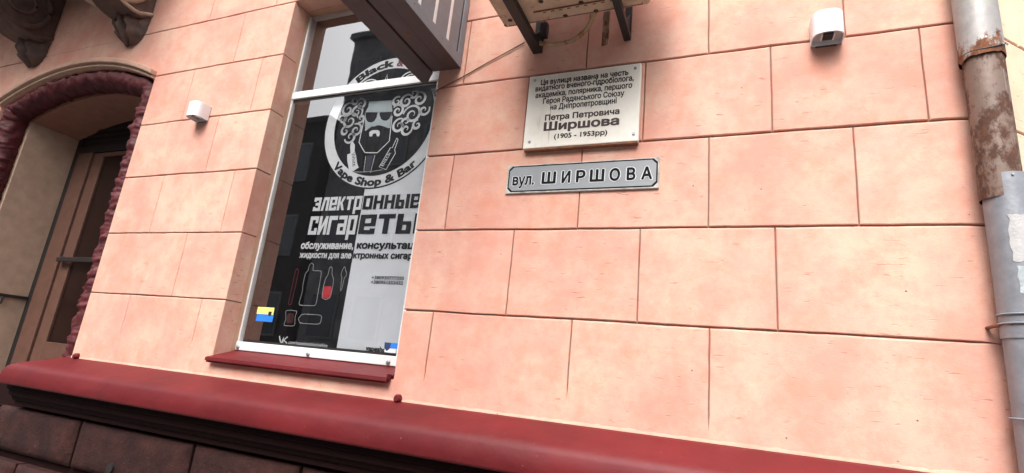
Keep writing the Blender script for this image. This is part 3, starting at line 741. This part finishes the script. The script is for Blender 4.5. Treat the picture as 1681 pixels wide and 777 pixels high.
def stone(x0, x1, z0, z1, yf):
    nx, nz = 12, 6; g = .010; vs = []
    us = [0, .02, .055]+[.055+.89*(i+1)/9 for i in range(8)]+[.945, .98, 1]
    ws = [0, .05, .13, .3, .5, .7, .87, .95, 1]
    W = len(us)
    for w_ in ws:
        for u in us:
            x = x0+g+(x1-x0-2*g)*u; z = z0+g+(z1-z0-2*g)*w_
            ed = min(u*(x1-x0), (1-u)*(x1-x0), w_*(z1-z0), (1-w_)*(z1-z0))
            d = 0 if ed > .01 else .012
            p = .012 if ed > .028 else 0
            if ed > .028: p += .008*noise.noise(Vector((x*9, z*9, 1)))+.004*noise.noise(Vector((x*30, z*30, 4)))
            vs.append((x, yf+d-p, z))
    mb = MB().add(vs, [(j*W+i, j*W+i+1, (j+1)*W+i+1, (j+1)*W+i) for j in range(len(ws)-1) for i in range(W-1)], True)
    mb.box(x0+g, x1-g, yf+.0121, .0, z0+g, z1-g)
    mb.build('plinth_stone', STONE, bld, normals=False)
for z0, z1, yf, xs in rows:
    for a, b in zip(xs, xs[1:]): stone(a, b, z0, z1, yf)
MB().tube([(-2.842, -.082, 1.008), (-2.842, -.02, 1.008)], .022, 16).build('vent_hole', DARK, bld)
for x in (-3.479, -1.288):
    q = MB(); q.tube([(x, .01, 1.507), (x, -.018, 1.506), (x, -.026, 1.506)], .016, 14, rf=lambda i, a: (.016, .0165, .011)[i]*(1+.06*math.sin(3*a)))
    tag(q.build('pipe_stub', MAROON), 'maroon painted pipe stub on the ledge ' + ('beside the doorway' if x < -2 else 'below the window corner'), 'pipe stub', 'painted stubs above the ledge')
# ragged plaster edge along the ledge
def ragged(x0, x1, nm):
    n = int((x1-x0)/.02); vs = []
    for i in range(n+1):
        x = x0+(x1-x0)*i/n; h_ = .004+.003*noise.noise(Vector((x*9, 0, 3)))+.004*noise.noise(Vector((x*40, 0, 3)))
        vs += [(x, -.0030, 1.4875+.0025*noise.noise(Vector((x*60, 1, 1)))), (x, -.0022-.0015*noise.noise(Vector((x*30, 4, 1))), 1.499+h_*.4), (x, .0015, 1.500+h_*2.2)]
    MB().add(vs, [(3*i+k, 3*i+k+1, 3*i+k+4, 3*i+k+3) for i in range(n) for k in (0, 1)], True).build(nm, PINK, bld)
ragged(DX1, .70, 'plaster_lip')

# ------------------------------------------------------------------ scroll corbels and balcony above the doorway
SCRM = simple('pale_beige_plaster', (.34, .26, .20), .8, var=.3, scale=14, bmp=.3)  # paler beige, for the right corbel's scrolls only
def corbel(x0, x1, label=None, sm=None):
    sm = sm or CORB
    prof = [(.0, 3.835), (-.03, 3.808), (-.06, 3.790), (-.10, 3.784), (-.16, 3.793), (-.22, 3.812), (-.30, 3.850), (-.38, 3.905), (-.44, 3.98), (-.48, 4.08), (-.49, 4.20), (-.47, 4.32), (-.46, 4.44), (.0, 4.44)]
    n = len(prof)
    mb = MB().add([(x0, y, z) for y, z in prof]+[(x1, y, z) for y, z in prof], [tuple(range(n)), tuple(range(2*n-1, n-1, -1))]+[(i, (i+1) % n, (i+1) % n+n, i+n) for i in range(n)])
    c = mb.build('corbel', CORB, bld, bevel=.012, seg=3, label=label)
    # raised scroll on both cheeks
    for xx, sg in ((x1, 1), (x0, -1)):
        pts = []
        for i in range(70):
            t = i/69; a = -2.2+t*3.3*PI; rr = .20*(1-.80*t)
            pts.append((xx+sg*.006, -.235+rr*math.cos(a)*1.0, 4.03+rr*math.sin(a)*1.05))
        MB().tube(pts, .020, 8, rf=lambda i, a_: .022*(1-.5*i/69)).build('scroll', sm, c)
        MB().tube([(xx+sg*.002, y-.02 if 0 < i < 13 else y, z+.02) for i, (y, z) in enumerate(prof[:10])], .013, 8).build('scroll', sm, c)
    # hanging acanthus foot
    xc = (x0+x1)/2; vs = []; nu, nv = 30, 14
    for j in range(nv+1):
        v = j/nv; z = 3.90-.285*v
        hw = (x1-x0)*.5*(1.0-.10*v)*math.sqrt(max(0.02, 1-(max(0, v-.55)/.45)**2.2))
        dp = (.075+.035*math.sin(PI*min(1, v*1.15)))*(1 if v < .8 else 1-(v-.8)*3.2)
        for i in range(nu+1):
            u = -1+2*i/nu
            y = -dp*math.sqrt(max(0, 1-abs(u)**2.6))*(1+.26*math.cos(u*PI*3.5+math.sin(v*5)*.8))-.003
            y -= .010*math.sin(v*22+abs(u)*4)
            zz = z-.020*(1-abs(u))*math.cos(u*9)*v
            vs.append((xc+u*hw, min(y, .004), zz))
    MB().add(vs, [(j*(nu+1)+i, j*(nu+1)+i+1, (j+1)*(nu+1)+i+1, (j+1)*(nu+1)+i) for j in range(nv) for i in range(nu)], True).build('leaf_foot', CORB, c)
CORB = simple('shaded_brown_plaster', (.085, .050, .040), .75, var=.35, scale=16, bmp=.4, bscale=45)  # darkened so the colour carries the shade under the balcony
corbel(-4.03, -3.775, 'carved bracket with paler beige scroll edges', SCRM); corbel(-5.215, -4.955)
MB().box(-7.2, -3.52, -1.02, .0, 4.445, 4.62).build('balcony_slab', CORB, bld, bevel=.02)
MB().box(-7.22, -3.50, -1.04, -.90, 4.621, 5.5).build('balcony_parapet', PINKD, bld, bevel=.02)

# ------------------------------------------------------------------ wall lamps
def make_lamp(label):
    t = thing('wall_lamp', label, 'wall lamp', (0, 0, 0), 'white up and down wall lamps')
    W2, D, H2 = .052, .088, .047
    def outline_(w2, d, y0=0.0, n=20):
        pts = [(-w2, y0)]
        for i in range(n+1):
            a = PI-PI*i/n; pts.append((w2*math.copysign(abs(math.cos(a))**.75, math.cos(a)), -(d-w2*.95)-w2*.95*abs(math.sin(a))**.8))
        pts.append((w2, y0)); return pts
    o = outline_(W2, D); i_ = outline_(W2-.004, D-.004, -.004); n = len(o)
    mb = MB(); vs = [(x, y, -H2) for x, y in o]+[(x, y, H2) for x, y in o]+[(x, y, -H2) for x, y in i_]+[(x, y, H2) for x, y in i_]
    fs = []
    for k in range(n):
        q = (k+1) % n
        fs += [(k, q, n+q, n+k), (2*n+q, 2*n+k, 3*n+k, 3*n+q), (q, k, 2*n+k, 2*n+q), (n+k, n+q, 3*n+q, 3*n+k)]
    mb.add(vs, fs, False).build('shade', WHITE, t, bevel=.0012)
    n2 = len(i_)
    for sgn in (-1, 1):
        z = sgn*(H2-.014)
        MB().add([(x*.99, y*.99-.0005, z) for x, y in i_], [tuple(range(n2))]).build('reflector', simple('lamp_reflector', (.40, .40, .40), .4) if 'lamp_reflector' not in bpy.data.materials else bpy.data.materials['lamp_reflector'], t)
        MB().box(-.016, .016, -.060, -.024, min(z, z+sgn*.008), max(z, z+sgn*.008)).build('led_module', bpy.data.materials.get('lamp_dark') or simple('lamp_dark', (.035, .035, .04), .3), t)
        for xx in (-.0215, .0175):
            MB().box(xx, xx+.004, -.062, -.022, min(z, z+sgn*.010), max(z, z+sgn*.010)).build('led_bracket', WHITE, t)
    MB().box(-.034, .034, -.001, .006, -H2-.006, H2+.004).build('back_plate', BROWN, t)
    return t
l1 = make_lamp('white oval wall lamp high on the wall to the right of the memorial plaque')
l1.location = (.337, -.002, 2.992)
l2 = copy_tree(l1); l2.location = (-2.962, -.002, 2.992)
l2['label'] = 'white oval wall lamp on the pier between the doorway and the window'

# ------------------------------------------------------------------ memorial plaque
pq = thing('memorial_plaque', 'cream enamel plaque with Ukrainian text and dates above the street sign', 'plaque', (-.585, 0, 2.6))
MB().box(-.830, -.335, -.028, -.002, 2.600, 2.953).build('panel', PLAQ, pq, bevel=.003)
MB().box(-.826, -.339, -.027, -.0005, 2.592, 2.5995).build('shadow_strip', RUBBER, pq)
tx = MB(); YT = -.0288
text(tx, 'Ця вулиця названа на честь', -.773, -.386, 2.902, .028, YT, .034)
text(tx, 'видатного вченого-гідробіолога,', -.796, -.363, 2.873, .028, YT, .034)
text(tx, 'академіка, полярника, першого', -.793, -.368, 2.840, .028, YT, .034)
text(tx, 'Героя Радянського Союзу', -.755, -.399, 2.807, .028, YT, .034)
text(tx, 'на Дніпропетровщині', -.719, -.429, 2.775, .028, YT, .034)
tx.build('lettering', INKB, pq)
tx = MB(); text(tx, 'Петра Петровича', -.739, -.415, 2.725, .029, YT, .040); text(tx, 'Ширшова', -.741, -.414, 2.676, .043, YT, .045)
tx.build('lettering', simple('red_brown_ink', (.035, .007, .006), .5, var=.3), pq)
tx = MB(); text(tx, '(1905 - 1953рр)', -.690, -.461, 2.636, .024, YT, .028); tx.build('lettering', INK, pq)
for x, z in ((-.802, 2.930), (-.358, 2.931), (-.801, 2.630), (-.354, 2.631)):
    MB().tube([(x, -.0275, z), (x, -.0300, z), (x, -.0315, z)], .006, 14, rf=lambda i, a: (.0072, .0066, .004)[i]).build('screw', SCREW, pq)

# ------------------------------------------------------------------ street name sign
sg = thing('street_sign', 'grey street name sign with black border and black lettering under the plaque', 'street sign', (-.573, 0, 2.4))
MB().box(-.898, -.252, -.010, -.0005, 2.402, 2.532).build('panel', simple('chipped_white_enamel', (.42, .40, .37), .5, var=.4, scale=30), sg, bevel=.002)
def chamf(x0, x1, z0, z1, c): return [(x0+c, z0), (x1-c, z0), (x1, z0+c), (x1, z1-c), (x1-c, z1), (x0+c, z1), (x0, z1-c), (x0, z0+c)]
MB().flat(chamf(-.890, -.257, 2.408, 2.527, .016), -.0106).build('border', INK, sg)
MB().flat(chamf(-.8845, -.2625, 2.4135, 2.5215, .017), -.0110).build('sign_face', PLATEG, sg)
letters = [('Ш', -.735, -.672), ('И', -.647, -.609), ('Р', -.585, -.545), ('Ш', -.527, -.467), ('О', -.446, -.403), ('В', -.377, -.342), ('А', -.320, -.277)]
halo = MB(); ink = MB()
for ch, a, b in letters:
    text(ink, ch, a, b, 2.4385, .055, -.0124, .038)
halo2 = MB()
for ch, a, b in letters: text(halo2, ch, a, b, 2.4385-.0030, .0610, -.0116, .075, .0034)
text(halo2, 'вул.', -.868, -.768, 2.4345, .059, -.0116, .065, .003); text(ink, 'вул.', -.868, -.768, 2.437, .054, -.0124, .032)
halo2.build('letter_edge', WINK, sg); ink.build('lettering', INK, sg)

# ------------------------------------------------------------------ projecting light box sign
bx = thing('projecting_sign', 'dark projecting box sign with slotted grey side above the window', 'projecting sign', (-1.34, 0, 3.065))
YE = -1.35; ZT = 3.95
MB().box(-1.285, -1.2095, YE, -.002, 3.0655, 3.121).build('bottom_rail', BROWN, bx, bevel=.0015)
MB().box(-1.362, -1.2865, YE, -.002, 3.067, 3.12).build('bottom_rail', BROWN, bx, bevel=.0015)
MB().box(-1.374, -1.3625, YE, -.002, 3.082, 3.12).build('groove', BLACK, bx)
mbx = MB(); # inner channel with a mitred end that reaches into the window recess
mbx.add([(-1.478, YE, 3.066), (-1.3745, YE, 3.066), (-1.3745, .010, 3.066), (-1.455, .092, 3.066), (-1.478, .075, 3.066),
         (-1.478, YE, 3.12), (-1.3745, YE, 3.12), (-1.3745, .010, 3.12), (-1.455, .092, 3.12), (-1.478, .075, 3.12)],
        [(0, 1, 2, 3, 4), (9, 8, 7, 6, 5)]+[(i, (i+1) % 5, (i+1) % 5+5, i+5) for i in range(5)])
mbx.build('bottom_rail', BROWN, bx, bevel=.0015)
MB().box(-1.470, -1.222, YE+.005, -.004, 3.1215, ZT).build('box_body', BROWN, bx)
for y_ in (-.405, -.279, -.156, -.531, -.657, -.783): MB().box(-1.221, -1.2085, y_-.0098, y_+.0098, 3.1215, ZT).build('white_slot', ACRYL, bx)
slot_y = [-.405, -.279, -.156]
ys = [-.062]+[v for s_ in reversed(slot_y) for v in (s_+.0100, s_-.0100)]+[-.521, -.541, -.647, -.667, -.773, -.793, YE]
for i in range(0, len(ys), 2):
    MB().box(-1.2124, -1.2095, ys[i+1], ys[i], 3.1215, ZT).build('slat', GREYP, bx, bevel=.001)
MB().box(-1.2165, -1.2080, -.047, -.003, 3.1215, ZT).build('end_strip', GREYP, bx, bevel=.001)
MB().box(-1.221, -1.213, -.0615, -.0475, 3.124, ZT).build('end_gap', BLACK, bx)
# side skin of the lower rail is grey
MB().box(-1.2093, -1.2078, YE, -.003, 3.0665, 3.1212).build('side_skin', GREYP, bx)
for y, z in ((-.20, 3.095), (-.44, 3.098)): MB().tube([(-1.2078, y, z), (-1.2060, y, z)], .003, 8).build('rivet', BROWN, bx)
MB().tube([(-1.325, -.30, 3.0665), (-1.325, -.30, 3.0655)], .014, 14).build('stain_cap', RUBBER, bx)

# ------------------------------------------------------------------ air conditioner and its brackets
ac = thing('air_conditioner', 'beige outdoor air conditioner seen from below on two black brackets', 'air conditioner', (-.6, -.3, 3.12))
AX0, AX1, AY0, AY1 = -.913, -.285, -.50, -.165
MB().box(AX0, AX1, AY0, AY1, 3.1205, 3.66).build('casing', ACB, ac, bevel=.012, seg=3)
MB().box(AX0+.03, AX1-.03, AY0+.03, AY1-.02, 3.114, 3.1202).build('base_tray', ACB, ac, bevel=.004)
for x, y in ((-.628, -.192), (-.499, -.190), (-.545, -.255), (-.866, -.222), (-.70, -.30), (-.62, -.33), (-.46, -.30)):
    MB().tube([(x, y, 3.1135), (x, y, 3.1165)], .0105, 16).build('drain_hole', DARK, ac)
MB().tube([(-.903, -.186, 3.1200), (-.903, -.186, 3.1225)], .006, 12).build('drain_hole', DARK, ac)
MB().box(-.29, -.20, -.40, -.185, 3.16, 3.40).build('valve_cover', ACB, ac, bevel=.01)
MB().box(-.75, -.45, -.250, -.247, 3.108, 3.1138).build('tray_rib', RUBBER, ac)
for y_ in (AY1-.0225, AY0+.03): MB().box(AX0+.028, AX1-.028, y_, y_+.003, 3.1125, 3.1199).build('tray_lip', RUBBER, ac)
for k_ in range(9): MB().box(AX0+.20+k_*.035, AX0+.214+k_*.035, -.236, -.233, 3.1120, 3.1139).build('drain_slot', DARK, ac)
MB().box(AX0+.06, AX1-.06, AY1+.001, AY1+.004, 3.13, 3.60).build('rear_grille', GREYP, ac)
def bracket(xc, wd, label):
    t = thing('wall_bracket', label, 'bracket', (xc, 0, 3.09), 'black brackets under the air conditioner')
    MB().box(xc-wd/2, xc+wd/2, -.56, -.004, 3.085, 3.092).build('arm', BLACK, t, bevel=.001)
    MB().box(xc+wd/2-.005, xc+wd/2, -.56, -.004, 3.0925, 3.113).build('arm_web', BLACK, t)
    MB().box(xc-wd/2, xc+wd/2, -.0085, -.001, 3.0925, 3.52).build('wall_leg', BLACK, t, bevel=.001)
    MB().add([(xc+wd/2-.012, -.009, 3.0925), (xc+wd/2-.012, -.12, 3.0925), (xc+wd/2-.012, -.009, 3.21), (xc+wd/2-.006, -.009, 3.0925), (xc+wd/2-.006, -.12, 3.0925), (xc+wd/2-.006, -.009, 3.21)],
             [(0, 1, 2), (5, 4, 3), (0, 3, 4, 1), (1, 4, 5, 2), (2, 5, 3, 0)]).build('gusset', BLACK, t)
    MB().tube([(xc, -.0085, 3.12), (xc, -.016, 3.12)], .008, 6).build('bolt', SCREW, t)
    return t
bracket(-.812, .044, 'black steel bracket under the left end of the air conditioner')
bracket(-.402, .030, 'black steel bracket under the right end of the air conditioner')
q = MB().box(-.786, -.752, -.075, -.045, 3.125, 3.195).build('rubber_foot', BLACK, None, bevel=.003)
tag(q, 'black rubber block beside the left bracket under the air conditioner', 'rubber block')
# rusty sagging hose and strap
hp = [(-.792, -.045, 3.108), (-.76, -.05, 3.098), (-.718, -.05, 3.089), (-.675, -.05, 3.088), (-.635, -.05, 3.095), (-.60, -.055, 3.110), (-.568, -.07, 3.128), (-.54, -.10, 3.140), (-.515, -.14, 3.150)]
hp = [tuple(Vector(hp[i]).lerp(Vector(hp[i+1]), t)) for i in range(len(hp)-1) for t in (0, .25, .5, .75)]+[hp[-1]]
HOSE = rusty('rusty_beige_hose', (.44, .31, .18), .52, 0, (.30, .13, .05))
tag(MB().tube(hp, .009, 10, rf=lambda i, a: .0095+.0016*(i % 2)).build('drain_hose', HOSE), 'rust stained drain hose sagging between the air conditioner brackets', 'hose')
tag(MB().box(-.478, -.450, -.150, -.146, 2.975, 3.135).build('metal_strap', rusty('rusty_strap', (.36, .24, .17), .5, 0), None, bevel=.001), 'short rusty metal strap hanging under the air conditioner', 'strap')
cb = [(-.883, -.006, 3.155), (-.978, -.006, 3.112), (-1.068, -.006, 3.072), (-1.176, -.006, 3.020), (-1.27, -.006, 2.979), (-1.322, -.007, 2.958), (-1.336, -.004, 2.945), (-1.338, .03, 2.925), (-1.337, .08, 2.91)]
tag(MB().tube(resample(cb, .02), .0028, 6).build('cable', simple('brown_cable', (.12, .055, .035), .6), None), 'thin brown cable running from the left bracket to the window edge', 'cable')

# ------------------------------------------------------------------ drainpipe at the corner
dp = thing('drainpipe', 'rusty brown and grey metal drainpipe at the right corner of the wall', 'drainpipe', (.77, -.06, 0))
def pipe(x, y, r, z0, z1, nm, mat, label=None, n=32, flare=0, rag=0.0):
    m_ = max(8, int((z1-z0)/.05)); mb = MB(); vs = []
    for j in range(m_+1):
        t = j/m_; z = z0+(z1-z0)*t
        for i in range(n):
            a = 2*PI*i/n; rr = r+flare*(1-t)**6+.0012*noise.noise(Vector((math.cos(a)*2, math.sin(a)*2, z*4)))
            zz = z+(rag*noise.noise(Vector((math.cos(a)*2, math.sin(a)*2, 1)))+rag*.4*noise.noise(Vector((math.cos(a)*7, math.sin(a)*7, 1))) if j == 0 else 0)
            vs.append((x+rr*math.cos(a), y+rr*math.sin(a), zz))
    mb.add(vs, [(j*n+i, j*n+(i+1) % n, (j+1)*n+(i+1) % n, (j+1)*n+i) for j in range(m_) for i in range(n)], True)
    return mb.build(nm, mat, dp, label=label, normals=False)
pipe(.762, -.062, .0560, 2.775, 5.5, 'pipe_section', ZINCR, 'grey upper section with rust at its lower edge', rag=.018, flare=.003)
pipe(.764, -.062, .0530, 2.30, 2.84, 'pipe_section', RUSTP, 'rusty brown middle section')
pipe(.776, -.062, .0575, 1.885, 2.372, 'pipe_section', ZINC, 'plain grey lower section')
pipe(.777, -.062, .0550, .12, 1.90, 'pipe_section', ZINC)
for z in (1.952, 1.926, 1.668):
    MB().tube([(.776+.060*math.cos(a), -.062+.060*math.sin(a), z) for a in [2*PI*i/40 for i in range(41)]], .0028, 8, caps=False).build('ring_clamp', GREYP, dp)
MB().tube([(.735, -.10, 1.924), (.715, -.05, 1.923), (.71, .01, 1.922)], .0055, 8).build('wall_hook', RUBBER, dp)
# longitudinal seam on the rusty section
MB().tube([(.795, -.1045, 2.36), (.794, -.1045, 2.60), (.793, -.104, 2.79)], .0032, 6).build('pipe_seam', RUSTP, dp)
for a, z in ((-1.62, 2.362), (-1.0, 2.362), (-2.5, 2.362), (-1.2, 2.80), (-.95, 2.80), (-1.9, 2.83)):
    x, y = .776+.0585*math.cos(a), -.062+.0585*math.sin(a)
    MB().tube([(x, y, z), (x+.003*math.cos(a), y+.003*math.sin(a), z)], .0035, 8).build('rivet', SCREW, dp)
# wire twisted round the ragged joint
MB().tube([(.764+.0585*math.cos(a), -.062+.0585*math.sin(a), 2.80+.012*math.sin(a*2+1)+.02*math.cos(a)) for a in [2*PI*i/48 for i in range(49)]], .0028, 6, caps=False).build('tie_wire', BLACK, dp)
def bill(z0, z1, a0, a1, nm, label, mat):
    n = 14; m_ = 10; vs = []
    for j in range(m_+1):
        for i in range(n+1):
            t = i/n; s = j/m_
            da = .13*noise.noise(Vector((s*4, 3 if t < .5 else 8, z0*9)))*(abs(t-.5)*2)**3
            dz = .012*noise.noise(Vector((t*5, 5 if s < .5 else 1, z0*5)))*(abs(s-.5)*2)**3
            a = a0+(a1-a0)*t+da; r = .0592+.0012*noise.noise(Vector((t*6, s*6, z0)))
            vs.append((.776+r*math.cos(a), -.062+r*math.sin(a), z0+(z1-z0)*s+dz))
    tag(MB().add(vs, [(j*(n+1)+i, j*(n+1)+i+1, (j+1)*(n+1)+i+1, (j+1)*(n+1)+i) for j in range(m_) for i in range(n)], True).build(nm, mat, None), label, 'paper scrap')
bill(2.10, 2.235, -2.05, -.75, 'paper_scrap', 'large torn white paper scrap pasted on the grey drainpipe', PAPER)
bill(2.010, 2.085, -1.95, -.80, 'paper_scrap', 'smaller torn paper scrap with bluish print below the larger scrap', simple('printed_paper', (.36, .40, .42), .8, var=.35, scale=45, bmp=.4))
MB_s = MB(); 

# ------------------------------------------------------------------ ground, street and the houses opposite
def struct(name, mb, mat):
    o = mb.build(name, mat, None); o['kind'] = 'structure'; return o
struct('ground', MB().box(-250, 250, -250, 250, -.5, -.13), ASPH)
struct('pavement', MB().box(-60, 60, -3.4, .0, -.129, 0), CONC)
struct('kerb', MB().box(-60, 60, -3.55, -3.401, -.129, .004), CONC)
struct('pavement_opposite', MB().box(-60, 60, -13, -10.5, -.129, 0), CONC)
def far_building(name, label, x0, x1, y0, y1, z1, mat, cols, rows_, wx=1.1, wz=1.5):
    t = thing(name, label, 'building', ((x0+x1)/2, y1, 0), None)
    MB().box(x0, x1, y0, y1, -.1, z1).build('wall', mat, t)
    MB().box(x0-.15, x1+.15, y0-.15, y1+.15, z1+.002, z1+.25).build('cornice', mat, t)
    fr = None
    for i in range(cols):
        for j in range(rows_):
            cx_ = x0+(x1-x0)*(i+.5)/cols; cz = 1.9+(z1-1.6)*(j+.35)/rows_
            a = MB(); a.box(cx_-wx/2-.08, cx_+wx/2+.08, y1+.001, y1+.06, cz-wz/2-.08, cz+wz/2+.08)
            f_ = a.build('window', FARFR, t); MB().box(cx_-wx/2, cx_+wx/2, y1+.061, y1+.065, cz-wz/2, cz+wz/2).build('glass', WINGL, f_)
    return t
far_building('apartment_house', 'long grey apartment house across the street, mirrored in the window', -34, -15.05, -24, -13, 10.8, FACADE, 8, 3)
far_building('tower_house', 'taller dark house with a corner bay across the street', -14.7, -7, -25, -13.2, 14.7, FACADEB, 4, 4)
far_building('low_house', 'lower grey house across the street behind the camera', -6.95, 14, -24, -13, 8.0, FACADE, 9, 2)
